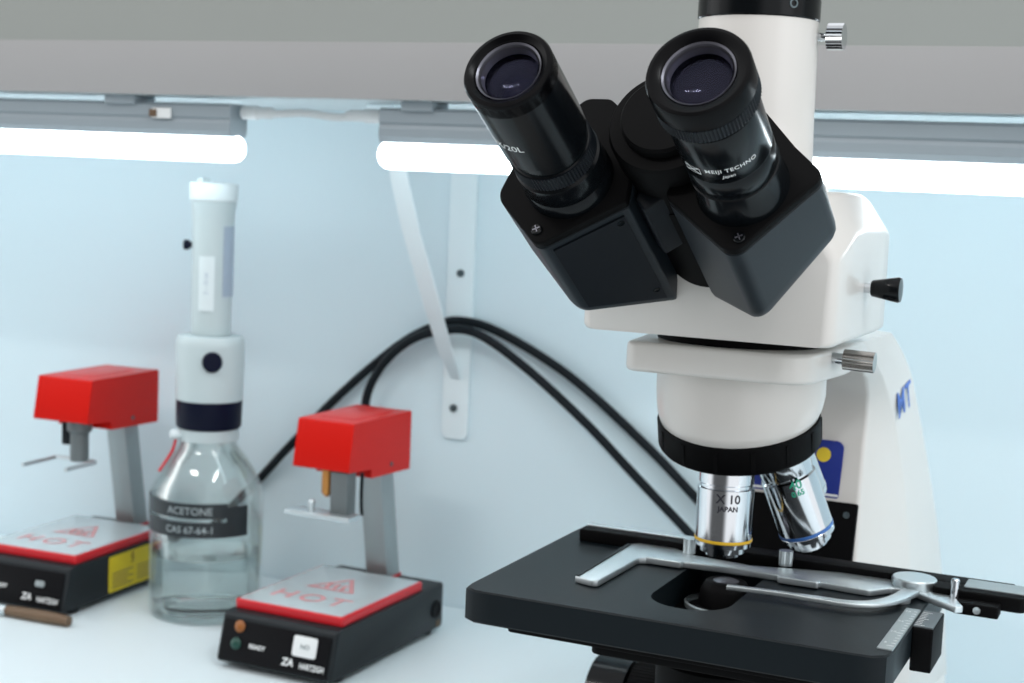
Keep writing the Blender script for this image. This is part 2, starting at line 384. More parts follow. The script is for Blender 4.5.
        bm = bmesh.new(); prism(bm, [(-2.5, -2), (2.5, -2), (2.5, 2), (-2.5, 2)], 0, .4, 0, frame((W, D - 9, 8), (1, 0, 0), (0, 1, 0))); ob('rating_label', bm, M['wood'])
    # leaning post
    pxo = 46 if left else 44; q0 = Vector((pxo, 134, H - .5)); q1 = Vector((pxo, 117.5, 125))
    bm = bmesh.new(); hw = 8.8
    loft(bm, [[(q.x + a, q.y + b, q.z) for a, b in rpoly([(-hw, -9), (hw, -9), (hw, 9), (-hw, 9)], .8, 2)] for q in (q0, q1)]); ob('post', bm, M['alu'])
    bm = bmesh.new(); box(bm, pxo - hw - .8, pxo + hw + .8, 124, 144.5, H - .2, H + 2.0, 1, .4); ob('post_collar', bm, M['redrim'])
    # red head: stepped box with a slanted nose
    hz = 3.5 if left else 0
    side = [(44, 129 + hz), (50, 161.5 + hz), (128 + hz * 2, 161.5 + hz), (128 + hz * 2, 119.5 + hz), (74, 121 + hz), (74, 127.2 + hz)]
    bm = bmesh.new()
    loft(bm, [[(x, a, b) for a, b in rpoly(side, [1.2, 1.6, 1.6, 1, .6, .4], 3)] for x in ((19, 19.6, 67.4, 68) if left else (22, 22.6, 65.4, 66))])
    # soften ends a little
    hd = ob('head_cover', bm, M['red'], smooth=40)
    bm = bmesh.new(); box(bm, 29, 59, 64, 116, 161.3 + hz, 161.9 + hz, 2, .25); ob('top_label', bm, M['redrim' if False else 'red'], hd)
    bm = bmesh.new(); lathe(bm, [(1.7, -.3), (1.7, .6), (1.2, .9), (1e-4, .5)], 16, frame((68 if left else 66, 101, 127 + hz), (1, 0, 0))); ob('head_screw', bm, M['screw'], hd)
    # carrier under the head
    if left:
        bm = bmesh.new(); box(bm, 36, 43, 56, 64, 113, 130, .5, .4); ob('carrier_block', bm, M['cable'])
        bm = bmesh.new(); lathe(bm, [(6.6, 101), (7, 103), (7, 122), (9.5, 125), (9.5, 132)], 24, Matrix.Translation((49.5, 60, 0))); ob('carrier_sleeve', bm, M['carrier'])
        bm = bmesh.new(); tube(bm, [(26, 24, 101), (25.8, 61, 101), (27, 62.5, 101), (62, 62.5, 101), (63.4, 61, 101), (64, 25, 101)], 1.6, 8, smooth=False); ob('carrier_fork', bm, M['steel'])
    else:
        bm = bmesh.new(); box(bm, 51, 64, 46, 58, 98, 128.5, .8, .5); ob('carrier_block', bm, M['carrier'])
        bm = bmesh.new(); lathe(bm, [(1.2, 110), (3.0, 112), (3.6, 113.5), (3.6, 128.5)], 20, Matrix.Translation((46, 50, 0))); ob('brass_pin', bm, M['brass'])
        bm = bmesh.new(); box(bm, 20, 71, 38, 54, 97, 100.2, .8, .6); tr = ob('carrier_tray', bm, M['steel'])
        bm = bmesh.new(); lathe(bm, [(1.6, 100), (1.6, 103.5), (2.4, 104), (2.4, 107), (1.6, 108)], 14, Matrix.Translation((38, 44, 0))); ob('tray_screw', bm, M['steel'], tr)
        bm = bmesh.new(); tube(bm, [(66, 62, 127), (67, 60, 115), (69, 57, 106), (71, 55, 99.5)], 1.3, 8); ob('heater_lead', bm, M['cable'])
    return t
hot_plate((-.5443, .8359, 0), R_(-2.55), 'red headed black hot plate nearer the microscope, white sticker on its front', False)
hot_plate((-.7836, .8659, 0), R_(1.2), 'red headed black hot plate left of the bottle, yellow caution label on its side', True)

# spatula lying in front of the left hot plate
sp = thing('spatula', 'spatula with brown handle lying before the hot plate with yellow label', 'spatula', (-.727, .8475, 0), R_(1))
bm = bmesh.new(); tube(bm, [(-.008, 0, .0042), (.012, 0, .0045), (.036, 0, .0045), (.047, 0, .0042)], lambda t: .0042 * (.86 + .16 * math.sin(PI * min(1, t * 1.1))), 14); finish(bm, 'handle', M['wood'], sp)
bm = bmesh.new(); tube(bm, [(-.034, 0, .0036), (-.02, 0, .0038), (-.007, 0, .0042)], lambda t: .0031 + .0012 * t, 14); finish(bm, 'ferrule', M['steel'], sp)
bm = bmesh.new(); prism(bm, rpoly([(-.034, -.0035), (-.034, .0035), (-.10, .006), (-.112, 0), (-.10, -.006)], [0, 0, .004, .004, .004]), .0026, .0040, .0003); finish(bm, 'blade', M['steel'], sp)

# ------------------------------------------------------------------ dispenser bottle
def thin_glass(name, tint, refl, gcol=(1, 1, 1), k=.5):
    m = bpy.data.materials.new(name); m.use_nodes = True; nt = m.node_tree; nt.nodes.clear()
    out = nt.nodes.new('ShaderNodeOutputMaterial'); mix = nt.nodes.new('ShaderNodeMixShader'); tr = nt.nodes.new('ShaderNodeBsdfTransparent'); g = nt.nodes.new('ShaderNodeBsdfGlossy'); lw = nt.nodes.new('ShaderNodeLayerWeight')
    mp = nt.nodes.new('ShaderNodeMath'); mp.operation = 'MULTIPLY_ADD'; mp.inputs[1].default_value = k; mp.inputs[2].default_value = refl
    lw.inputs['Blend'].default_value = .25; g.inputs['Roughness'].default_value = .03; g.inputs['Color'].default_value = (*gcol, 1); tr.inputs['Color'].default_value = (*tint, 1)
    nt.links.new(lw.outputs['Fresnel'], mp.inputs[0]); nt.links.new(mp.outputs[0], mix.inputs[0]); nt.links.new(tr.outputs[0], mix.inputs[1]); nt.links.new(g.outputs[0], mix.inputs[2]); nt.links.new(mix.outputs[0], out.inputs[0])
    return m
M['glass'] = thin_glass('clear_glass', (.955, .975, .97), .02)
M['liquid'] = mat('clear_liquid', (.97, .99, .985), 0.02, trans=1.0, ior=1.12)
bo = thing('dispenser_bottle', 'clear glass bottle topped with a white dispenser and navy band', 'bottle', (-.6220, .9300, 0), R_(-22)); bo.scale = (1, 1, 1.03)
def lb(name, prof, m, p=bo, seg=48, sm=35, T=None):
    bm = bmesh.new(); lathe(bm, [(r * MM, z * MM) for r, z in prof], seg, T); return finish(bm, name, m, p, sm)
outer = [(30, 0), (37, .6), (40.5, 4), (41, 10), (41, 85), (40, 91), (36.5, 99), (28, 113.5), (23, 119), (20.5, 124), (19.5, 130)]
inner = [(18, 130), (18.7, 124), (21, 118.5), (26, 112.5), (34.4, 98), (37.8, 90), (38.7, 85), (38.7, 12), (37, 6), (30, 3.6), (1e-4, 3.2)]
bm = bmesh.new(); lathe(bm, [(1e-6, .6 * MM)] + [(r * MM, z * MM) for r, z in outer] + [(r * MM, z * MM) for r, z in inner], 64, cap0=True, cap1=True)
gl = finish(bm, 'glass_body', M['glass'], bo, 50)
lb('liquid', [(1e-4, 3.0), (30, 3.4), (37.1, 5.8), (38.85, 12), (38.85, 45.5), (37.8, 44.8), (1e-4, 44.8)], M['liquid'], gl, 64, 50)
def band(r, z0, z1, a0, a1, name, m, p, th=.35, seg=40):
    bm = bmesh.new(); rings = []
    for i in range(seg + 1):
        a = a0 + (a1 - a0) * i / seg; c, s = math.cos(a), math.sin(a)
        rings.append([(r * c * MM, r * s * MM, z0 * MM), ((r + th) * c * MM, (r + th) * s * MM, z0 * MM), ((r + th) * c * MM, (r + th) * s * MM, z1 * MM), (r * c * MM, r * s * MM, z1 * MM)])
    loft(bm, rings); return finish(bm, name, m, p)
tp = band(41.05, 76.5, 87, R_(-158), R_(-14), 'label_tape', M['tape'], bo)
tp2 = band(41.05, 63, 74, R_(-158), R_(10), 'label_tape', M['tape'], bo)
tp3 = band(41.05, 73.8, 84.5, R_(-14.2), R_(10), 'label_tape', M['tape'], bo)
for s, z, sz, p in (('ACETONE', 81.4, 7.4, tp), ('CAS 67-64-1', 68.2, 7.0, tp2)):
    b = text_bm(s, sz * MM, bold=.00004, depth=.00008); wrap_bm(b, .04152, R_(-52), z * MM); finish(b, 'label_lettering', M['alu'], p)
lb('neck_ring', [(20, 125.5), (22, 126), (22, 134), (20, 134.8)], M['white'])
lb('nozzle_stub', [(3.0, 0), (3.6, 1), (3.6, 6), (2.8, 8)], M['whiteb'], T=frame((20.6 * MM * math.cos(R_(-104)), 20.6 * MM * math.sin(R_(-104)), .130), (math.cos(R_(-104)), math.sin(R_(-104)), .05)))
bm = bmesh.new(); cc, ss = math.cos(R_(-104)), math.sin(R_(-104)); tube(bm, [(.0245 * cc, .0245 * ss, .1275), (.0275 * cc, .0275 * ss, .118), (.0368 * cc, .0368 * ss, .1045)], .0011, 8); finish(bm, 'red_strip', M['redrim'], bo)  # thin red strip from the neck down over the shoulder
lb('navy_band', [(22.6, 134.6), (23.5, 136), (23.9, 154), (23.6, 154.3)], M['navy'])
lower = lb('dispenser_base', [(23.6, 154.3), (24.1, 154.7), (25, 193), (24.6, 197), (23, 199.6), (13, 200.2)], M['white'])
lb('volume_button', [(7.2, -3.5), (7.2, 1.4), (6, 2.8), (1e-4, 3.2)], M['navy'], seg=32, T=frame((24.8 * MM * math.cos(R_(-31)), 24.8 * MM * math.sin(R_(-31)), .1835), (math.cos(R_(-31)), math.sin(R_(-31)), 0)))
lb('piston_sleeve', [(12.5, 200), (14.0, 200.4), (14.3, 202.5), (14.4, 215), (14.5, 230), (14.6, 245), (14.7, 257), (14.8, 268), (15, 279), (15.4, 286), (16.6, 294)], M['white'])
lb('piston_cap', [(16.5, 294.1), (17.2, 295), (17.5, 304.5), (17.0, 306.4), (10, 307)], M['whiteb'])
bm = bmesh.new(); prism(bm, rpoly([(-.0035, -.004), (.0035, -.004), (.0035, .004), (-.0035, .004)], .001), .3055, .3098, .0008, Matrix.Translation((.002, -.010, 0))); finish(bm, 'cap_lug', M['white'], bo)
band(14.72, 218, 256, R_(-72), R_(-28), 'scale_sticker', M['whiteb'], bo, .5, 12)
band(14.9, 228, 277, R_(-4), R_(44), 'scale_window', M['greyblue'], bo, .5, 12)
bm = text_bm('2 - 10 ml', .0042, depth=.00005); bmesh.ops.transform(bm, matrix=Matrix.Rotation(R_(90), 4, 'Z'), verts=bm.verts); wrap_bm(bm, .01535, R_(-50), .237); finish(bm, 'scale_lettering', M['greyblue'], bo)
lb('valve_knob', [(2.2, -3), (2.2, 2.0), (3.4, 2.3), (3.6, 5.5), (2.8, 6.4), (1e-4, 6.6)], M['navy'], seg=24, T=frame((14.4 * MM * math.cos(R_(-128)), 14.4 * MM * math.sin(R_(-128)), .2630), (math.cos(R_(-128)), math.sin(R_(-128)), 0)))

# ------------------------------------------------------------------ microscope
mi = thing('microscope', 'white and black trinocular microscope with two eyepieces and a black stage', 'microscope', (-.168, .670, 0), R_(-1.7))
def ob(name, bm, m, p=None, **k): return finish(bm, name, m, p or mi, T=S, **k)
def TT(x, y, z): return Matrix.Translation((x, y, z))

# base
bm = bmesh.new(); prism(bm, rpoly([(-80, -95), (80, -95), (68, 296), (-68, 296)], [26, 26, 40, 40]), 3, 44, 6); base = ob('base', bm, M['cream'])
for x, y in ((-60, -70), (60, -70), (-55, 265), (55, 265)):
    bm = bmesh.new(); lathe(bm, [(9, 0), (10, 1), (10, 3.2)], 20, TT(x, y, 0)); ob('base_foot', bm, M['cable'], base)
bm = bmesh.new(); lathe(bm, [(30, 43.5), (30, 58), (26, 62), (24, 62), (24, 58)], 40, TT(0, 0, 0)); ob('field_lamp', bm, M['blackm'], base)
bm = bmesh.new(); lathe(bm, [(24, 57), (18, 60), (1e-3, 61)], 40, TT(0, 0, 0)); ob('field_lens', bm, M['chrome'], base)

# arm: column that sweeps back, plus the overhanging nose
def section(z, yf, ys, yb, fx, sx, rb):
    pts = [(-fx, yf), (fx, yf), (sx, ys), (sx + 2, (ys + yb - rb) / 2), (sx + 4, yb - rb), (sx - rb * .8, yb), (-sx + rb * .8, yb), (-sx - 4, yb - rb), (-sx - 2, (ys + yb - rb) / 2), (-sx, ys)]
    return [(x, y, z) for x, y in rpoly(pts, [3, 3, 10, 0, 8, 10, 10, 8, 0, 10], 4)]
bm = bmesh.new()
rings = []
for z, yf, ys, yb, fx, sx, rb in ((40, 92, 160, 296, 48, 64, 24), (90, 98, 166, 282, 44, 61, 23), (140, 106, 168, 262, 40, 56, 21), (170, 112, 166, 247, 38.5, 52, 20), (200, 120, 155, 227, 37.5, 48.2, 18), (215, 122, 143, 213, 37.5, 46.8, 17), (226, 116, 130, 202, 38.5, 46, 16), (236, 100, 115, 186, 40, 45.6, 15), (245, 70, 94, 166, 42, 45.5, 15), (252, 40, 62, 148, 43, 45.5, 15), (259, 30, 50, 126, 43, 45.5, 14)):
    rings.append(section(z, yf, ys, yb, fx, sx, rb))
loft(bm, rings)
arm = ob('arm', bm, M['cream'], smooth=50)
bm = bmesh.new()
prism(bm, rpoly([(-40.5, -36), (41, -36), (46, 20), (46, 100), (-46, 100), (-46, 20)], [7, 17, 10, 10, 10, 10], 8), 246, 259.3, 2.2); ob('arm_nose', bm, M['cream'], arm)
# front-of-column fittings (the front leans, so follow it)
yf = lambda z: 106 + (z - 140) * (120 - 106) / 60
lean = lambda x, z: frame((x, yf(z) - .2, z), (0, -1, .23), (1, 0, 0))
bm = bmesh.new(); prism(bm, rpoly([(-44, -16), (9.5, -16), (9.5, 16), (-44, 16)], 4), 0, .8, .2, lean(18, 184)); lab = ob('control_label', bm, M['blue'], arm)
bm = bmesh.new(); lathe(bm, [(3.8, .7), (3.8, 1.0), (1e-3, 1.0)], 24, lean(17.4, 192)); ob('label_spot', bm, M['yel2'], lab)
bm = bmesh.new(); prism(bm, [(-44, -.6), (9, -.6), (9, .6), (-44, .6)], .8, .95, 0, lean(18, 172)); ob('label_line', bm, M['print'], lab)
bm = bmesh.new(); prism(bm, rpoly([(-40, -40), (38.2, -40), (38.2, 13.5), (-40, 13.5)], 1.2), -1, 3.0, .5, lean(0, 156)); cpl = ob('cover_plate', bm, M['blackm'], arm)
bm = bmesh.new(); lathe(bm, [(1.7, 2.6), (1.7, 3.6), (1e-3, 3.4)], 16, lean(33, 163)); ob('plate_screw', bm, M['screw'], cpl)
# blue letters on the side of the arm
b = text_bm('MT', 20, bold=.2, depth=.1, align='LEFT', space=1.1)
xd = Vector((.085, 1, .20)).normalized(); nd = Vector((1, -.085, .085)).normalized()
bmesh.ops.transform(b, matrix=frame((47.9, 150, 216.5), nd, xd) @ TT(-3, 0, .7), verts=b.verts); ob('arm_lettering', b, M['bluetxt'], arm)

# knurled clamp screw on the nose
cs = bmesh.new(); lathe(cs, [(2.4, 0), (2.4, 12)], 20, frame((38, 0, 256), (1, 0, -.03))); sc_ = ob('clamp_screw', cs, M['chrome'])
bm = bmesh.new(); knurl(bm, 4.6, 11, 24.5, 26, .35, frame((38, 0, 256), (1, 0, -.03))); ob('knurled_knob', bm, M['nickel'], sc_)

# nosepiece: white drum and tilted black turret
tau = R_(17.5); TC = Vector((0, 15, 213.8)); ta = Vector((0, math.sin(tau), -math.cos(tau)))
TF = frame(TC, ta, (1, 0, 0))
bm = bmesh.new(); rings = []
for r, z, k in ((38.0, 246.5, 0), (38.6, 243, 0), (38.6, 236, .25), (38.2, 232, .6), (37.6, 229, .9), (36.4, 225.9, 1), (35.9, 225.5, 1)):
    ring = []
    for i in range(64):
        a = 2 * PI * i / 64; x, y = r * math.cos(a), 12 + r * math.sin(a)
        ring.append((x, y, z + k * (y - 12) * math.tan(tau)))
    rings.append(ring)
loft(bm, rings[::-1]); drum = ob('nosepiece_drum', bm, M['cream'], smooth=50)
bm = bmesh.new(); lathe(bm, [(30, -12.5), (35.6, -12.5), (37.2, -11.8), (37.6, 0), (36.6, 1.6), (31, 4.5), (20, 5.5)], 64, TF)
tur = ob('turret', bm, M['blackm'])
bm = bmesh.new()
for k in range(14):
    a = 2 * PI * k / 14; q = bmesh.new()
    prism(q, [(-1.0, -.3), (1.0, -.3), (1.0, .35), (-1.0, .35)], -10, 0, 0, TF @ Matrix.Rotation(a, 4, 'Z') @ TT(0, 37.35, 0)); join_bm(bm, q)
ob('turret_grip', bm, M['blackm'], tur)

def objective(ang, length, rad, ring, name_m, txt):
    # axis through the turret: cone half-angle tau about ta
    r = Vector((math.sin(ang), -math.cos(ang) * math.cos(tau), -math.cos(ang) * math.sin(tau)))
    dvec = (ta * math.cos(tau) + r * math.sin(tau)).normalized()
    org = TC + r * 19.0 + ta * 3.0
    F = frame(org, dvec, (1, 0, 0) if abs(dvec.x) < .6 else (0, 1, 0))
    L = length; k = rad
    bm = bmesh.new()
    lathe(bm, [(k * .84, -6), (k * .84, 0), (k * .97, .6), (k * .97, L * .22), (k * .93, L * .235), (k * .93, L * .26), (k, L * .275), (k, L * .80), (k * .985, L * .805), (k * .985, L * .835), (k, L * .84), (k * .985, L * .885), (k * .80, L * .90), (k * .78, L * .955), (k * .60, L * .965), (k * .58, L), (k * .3, L)], 56, F)
    o = ob('objective', bm, M['chrome'])
    bm = bmesh.new(); lathe(bm, [(k * 1.0, L * .803), (k * 1.012, L * .806), (k * 1.012, L * .832), (k * 1.0, L * .835)], 56, F, False, False); ob('colour_ring', bm, M[ring], o)
    bm = bmesh.new(); lathe(bm, [(k * .28, L - .6), (k * .28, L + .1), (1e-3, L + .35)], 24, F); ob('front_lens', bm, M['lens'], o)
    if txt:
        t_, sz, zc, col, a0 = txt
        b = bmesh.new()
        for i, (s_, zz, s2) in enumerate(t_):
            q = text_bm(s_, s2, bold=.12, depth=.04); wrap_bm(q, k + .02, 0, 0)
            for v in q.verts: v.co.z = -v.co.z   # lettering reads with the tip downwards
            for v in q.verts: v.co.y = -v.co.y
            bmesh.ops.transform(q, matrix=F @ TT(0, 0, L * zz) @ Matrix.Rotation(a0, 4, 'Z'), verts=q.verts); join_bm(b, q)
        ob('objective_lettering', b, M[col], o)
    return o
# local angle of the camera-facing side, for lettering
objective(0, 43.6, 13.0, 'yring', 'chrome', ([('X 10', .36, 5.6), ('JAPAN', .46, 3.2)], 0, 0, 'dprint', R_(68)))
objective(R_(86), 50, 12.8, 'bluering', 'chrome', ([('40', .30, 6), ('0.65', .38, 3.6)], 0, 0, 'greenp', R_(60)))
objective(R_(120), 37, 12.6, 'steel', 'chrome', None)

# trinocular head
bm = bmesh.new()
sec = lambda y, w, zt, ch: [(-w, 265), (w, 265), (w, zt - ch), (w - ch * .7, zt), (-w + ch * .7, zt), (-w, zt - ch)]
rings = []
for y, w, zt, ch in ((-53, 51, 312, 12), (-51, 54, 316, 15), (-47, 55.5, 319, 16), (-20, 55.5, 327.5, 16), (0, 55.5, 328.5, 16), (40, 55.5, 328, 16), (57, 54.5, 326, 16), (65, 51, 321, 14), (68, 47, 316, 12)):
    rings.append([(x, y, z) for x, z in rpoly(sec(y, w, zt, ch), [3, 3, 6, 5, 5, 6], 4)])
loft(bm, rings); head = ob('trinocular_head', bm, M['cream'], smooth=40)
bm = bmesh.new(); lathe(bm, [(36, 258), (38, 259), (38, 265.5)], 48, TT(0, 8, 0)); ob('dovetail_ring', bm, M['blackm'], head)
bm = bmesh.new(); lathe(bm, [(37, 322), (34, 331), (29, 336), (27.4, 339), (26.8, 360), (26.2, 401.5), (25.8, 403)], 56, TT(1.5, 0, 0)); ob('photo_tube', bm, M['cream'], head)
bm = bmesh.new(); lathe(bm, [(26.2, 401.8), (26.8, 402.4), (26.8, 411), (26, 412), (22, 412.3), (22, 409), (1e-3, 409)], 56, TT(1.5, 0, 0)); cap = ob('tube_cap', bm, M['blackg'], head)
aa = R_(-42); bm = bmesh.new(); lathe(bm, [(2.1, -.2), (2.1, .25), (1.3, .3), (1.3, -.15), (1e-3, -.15)], 16, frame((1.5 + 26.8 * math.cos(aa), 26.8 * math.sin(aa), 407.4), (math.cos(aa), math.sin(aa), 0))); ob('set_screw', bm, M['screw'], head)
bm = bmesh.new(); lathe(bm, [(1.8, 0), (1.8, 7)], 16, frame((26.5, 4, 395.5), (1, 0, 0))); ts = ob('tube_screw', bm, M['chrome'], head)
bm = bmesh.new(); knurl(bm, 6.0, 5.5, 12.5, 22, .5, frame((26.5, 4, 395.5), (1, 0, 0))); ob('screw_knob', bm, M['chrome'], head)
bm = bmesh.new(); lathe(bm, [(2.2, -3), (2.2, 6)], 16, frame((53.5, 2, 287.5), (1, 0, 0))); ob('selector_rod', bm, M['chrome'], head)
bm = bmesh.new(); lathe(bm, [(3.2, 0), (3.6, .5), (5.6, 11.5), (5.2, 12.6), (1e-3, 12.8)], 28, frame((58.5, 2, 287.5), (1, 0, 0))); ob('selector_knob', bm, M['blackg'], head)

# binocular part: frame with axes x, v (up and back), l (down the optical axis)
eps = R_(31)
B0 = Vector((0, -180, 364)); U = Vector((0, math.cos(eps), -math.sin(eps))); V = Vector((0, math.sin(eps), math.cos(eps)))
BF = Matrix((Vector((1, 0, 0)), V, U)).transposed().to_4x4(); BF.translation = B0    # (x, v, l) -> microscope
# note: x cross v = -l, so this frame is left-handed on purpose; normals are recalculated
def plane3(p):
    (x1, v1, l1), (x2, v2, l2), (x3, v3, l3) = p
    det = (x2 - x1) * (v3 - v1) - (x3 - x1) * (v2 - v1)
    b = ((l2 - l1) * (v3 - v1) - (l3 - l1) * (v2 - v1)) / det; c = ((x2 - x1) * (l3 - l1) - (x3 - x1) * (l2 - l1)) / det
    return lambda x, v: l1 + b * (x - x1) + c * (v - v1)
def housing(poly, rad, pl, screws, lid):
    p2 = rpoly(poly, rad, 7); cx = sum(p[0] for p in p2) / len(p2); cv = sum(p[1] for p in p2) / len(p2)
    f = plane3(pl)
    def ins(k): return [(cx + (x - cx) * k, cv + (v - cv) * k) for x, v in p2]
    bm = bmesh.new()
    rings = [[BF @ Vector((x, v, lid + 3.9)) for x, v in ins(.96)], [BF @ Vector((x, v, lid + 4.7)) for x, v in ins(1.0)], [BF @ Vector((x, v, lid + 5.5)) for x, v in ins(1.0)]]
    rings += [[BF @ Vector((x, v, f(x, v) - 8)) for x, v in ins(1.0)], [BF @ Vector((x, v, f(x, v) - 4)) for x, v in ins(.985)], [BF @ Vector((x, v, f(x, v) - 1.2)) for x, v in ins(.94)], [BF @ Vector((x, v, f(x, v))) for x, v in ins(.87)]]
    loft(bm, rings); h = ob('prism_housing', bm, M['black'], smooth=40)
    bm = bmesh.new(); prism(bm, p2, lid, lid + 4.0, .8, BF); ob('housing_lid', bm, M['blackm'], h)
    for x, v in screws:
        bm = bmesh.new(); lathe(bm, [(2.3, lid + .2), (2.3, lid - .7), (1.9, lid - 1.2), (.9, lid - 1.2), (.7, lid - .6), (1e-3, lid - .6)], 18, BF @ TT(x, v, 0)); ob('lid_screw', bm, M['blackg'], h)
        bm = bmesh.new()
        for a in (0, PI / 2): 
            q = bmesh.new(); prism(q, [(-1.5, -.25), (1.5, -.25), (1.5, .25), (-1.5, .25)], lid - 1.4, lid - 1.15, 0, BF @ TT(x, v, 0) @ Matrix.Rotation(a + .5, 4, 'Z')); join_bm(bm, q)
        ob('screw_slot', bm, M['silverblk'], h)
    return h
hL = housing([(-65.5, -7), (-43, -28), (-11.5, -6.5), (-14, 28), (-29, 40), (-39, 40), (-60, 18)], [8, 5, 2.0, 6, 5, 6, 14], [(-11.7, -7, 156), (-42, -27, 132), (-64, -6, 115)], [(-44.5, -21)], 72)
hR = housing([(3.4, -4), (34, -27.5), (62, 8), (48.5, 20), (30, 40), (10, 33)], [4, 6, 5, 3, 12, 10], [(3.8, -4, 154), (34, -27, 127), (61, 8, 113)], [(35.5, -20)], 71)
# flat cover on the lower face of the left housing (rides on the face between two of its corners)
a2 = Vector((-39.5, -25.6, 0)); b2 = Vector((-13.5, -7.9, 0)); ed = (b2 - a2); nrm = Vector((ed.y, -ed.x, 0)).normalized()
fpl = plane3([(-11.7, -7, 156), (-42, -27, 132), (-64, -6, 115)])
bm = bmesh.new()
q = [a2 + ed * .02, a2 + ed * .98]
c4 = [(q[0], 79), (q[1], 79), (q[1], fpl(q[1].x, q[1].y) - 9), (q[0], fpl(q[0].x, q[0].y) - 9)]
loft(bm, [[BF @ (p + nrm * d + Vector((0, 0, l))) for p, l in c4] for d in (-.4, .9)]); cov = ob('side_cover', bm, M['cover'], hL)
for tt, l in ((.9, 82), (.9, 136)):
    p = a2 + ed * tt + nrm * .9; bm = bmesh.new(); lathe(bm, [(1.5, -.3), (1.5, .25), (1e-3, .1)], 14, frame(BF @ (p + Vector((0, 0, l))), BF.to_3x3() @ nrm)); ob('cover_screw', bm, M['blackg'], hL)
# hinge
bm = bmesh.new(); lathe(bm, [(23, 92), (23, 62), (22, 60.5), (17, 60), (17, 56.5), (16, 55.5), (1e-3, 55.5)], 56, BF @ TT(1, 22.5, 0)); hin = ob('hinge_disc', bm, M['blackm'])
bm = bmesh.new(); lathe(bm, [(29, 172), (29, 156), (24, 154), (24, 90)], 56, BF @ TT(1, 23, 0)); ob('binocular_mount', bm, M['blackm'])
bm = bmesh.new(); prism(bm, rpoly([(-11.5, -1), (-6.5, -6.2), (8.5, 7), (5, 16), (-8, 16)], [1.5, 1.5, 2, 2, 2]), 79, 113, 1.0, BF); ob('hinge_bracket', bm, M['cover'], hin)

# eyepieces; lettering is wrapped so that it reads from the observer's side
def seat(x): return BF @ TT(x - 2.2, 2.0, 0)
def eyepiece(x, tall):
    F = seat(x)
    bm = bmesh.new()
    if tall:
        prof = [(14.9, 9), (14.9, 17), (16.4, 17.8), (16.6, 19), (16.4, 43), (16.2, 43.3), (16.2, 43.8), (16.4, 44.1), (16.4, 54), (16.2, 54.3), (16.2, 54.8), (16.6, 55.2), (16.8, 69), (17.6, 71.2), (17.6, 76)]
    else:
        prof = [(13.5, 1), (16.0, -.2), (16.6, .6), (16.6, 39.5), (15.8, 40.4), (15.2, 41), (15.2, 46), (15.8, 46.5), (15.8, 54), (17.0, 55), (17.2, 64), (16.6, 65.5), (17.6, 67.5), (17.6, 76)]
    lathe(bm, prof, 64, F, False, True); e = ob('eyepiece', bm, M['blackg'])
    if tall:
        bm = bmesh.new(); lathe(bm, [(12.0, 4.6), (13.0, .8), (13.6, .3), (16.5, -.6), (17.7, -.2), (18.2, 1.0), (18.2, 8.2), (17.6, 8.8), (14, 9)], 64, F, False, False); cup = ob('eyecup', bm, M['eyecup'], e)
        bm = bmesh.new(); knurl(bm, 18.3, 8.8, 15.0, 84, .45, F); ob('knurled_ring', bm, M['cover'], e)
    else:
        bm = bmesh.new(); lathe(bm, [(11.2, 4.8), (12.4, .8), (13.0, .2), (14.6, -.8), (16.0, -.4), (16.6, .6), (16.6, 6)], 64, F, False, False); cup = ob('eyecup', bm, M['eyecup'], e)
        bm = bmesh.new(); knurl(bm, 16.6, 46.4, 53.6, 76, .45, F); ob('knurled_ring', bm, M['cover'], e)
    k = 12.0 if tall else 11.4
    bm = bmesh.new(); lathe(bm, [(k, 1.2), (k + .7, .7), (k - .4, 2.6), (k - .8, 5.2), (k - 1.2, 5.0), (k - .7, 2.2)], 64, F, False, False); ob('lens_retainer', bm, M['silverblk'], cup)
    bm = bmesh.new(); R0 = k - .7
    lathe(bm, [(R0, 5.6)] + [(R0 * math.cos(a), 5.6 - 2.6 * math.sin(a)) for a in (R_(15), R_(30), R_(45), R_(60), R_(75))] + [(1e-3, 3.0)], 56, F, True, False)
    ob('eye_lens', bm, M['eyeglass'], cup, smooth=80)
    bm = bmesh.new(); lathe(bm, [(R0, 5.7), (R0 * .92, 9), (R0 * .80, 13), (R0 * .66, 15), (R0 * .62, 16.5), (R0 * .42, 21), (R0 * .40, 24), (1e-3, 24.2)], 56, F, False, False); ob('lens_barrel', bm, M['blackg'], cup)
    bm = bmesh.new(); lathe(bm, [(R0 * .72, 13.6), (R0 * .6, 12.2), (R0 * .3, 11.2), (1e-3, 10.9)], 56, F, True, False); ob('field_lens', bm, M['lensv'], cup, smooth=80)
    return e
M['eyeglass'] = thin_glass('coated_eye_lens', (.8, .78, .85), .0, (.66, .70, 1), .30)
eL = eyepiece(-34.5, False); eR = eyepiece(34.5, True)
def wrap_ep(x, items, m, par, name='lettering'):
    # angle measured in the (x, v) plane; letters' tops point to the eyecup (-l)
    b = bmesh.new()
    for src, ang, l, r in items:
        for v in src.verts:
            a = ang + v.co.x / r; rr = r + .09 + v.co.z
            v.co = Vector((rr * math.cos(a), rr * math.sin(a), l - v.co.y))
        join_bm(b, src)
    bmesh.ops.transform(b, matrix=seat(x), verts=b.verts); return ob(name, b, m, par)
wrap_ep(-34.5, [(text_bm('10X/20L', 4.8, bold=.0, depth=.03), R_(-114), 25.5, 16.6)], M['print'], eL)
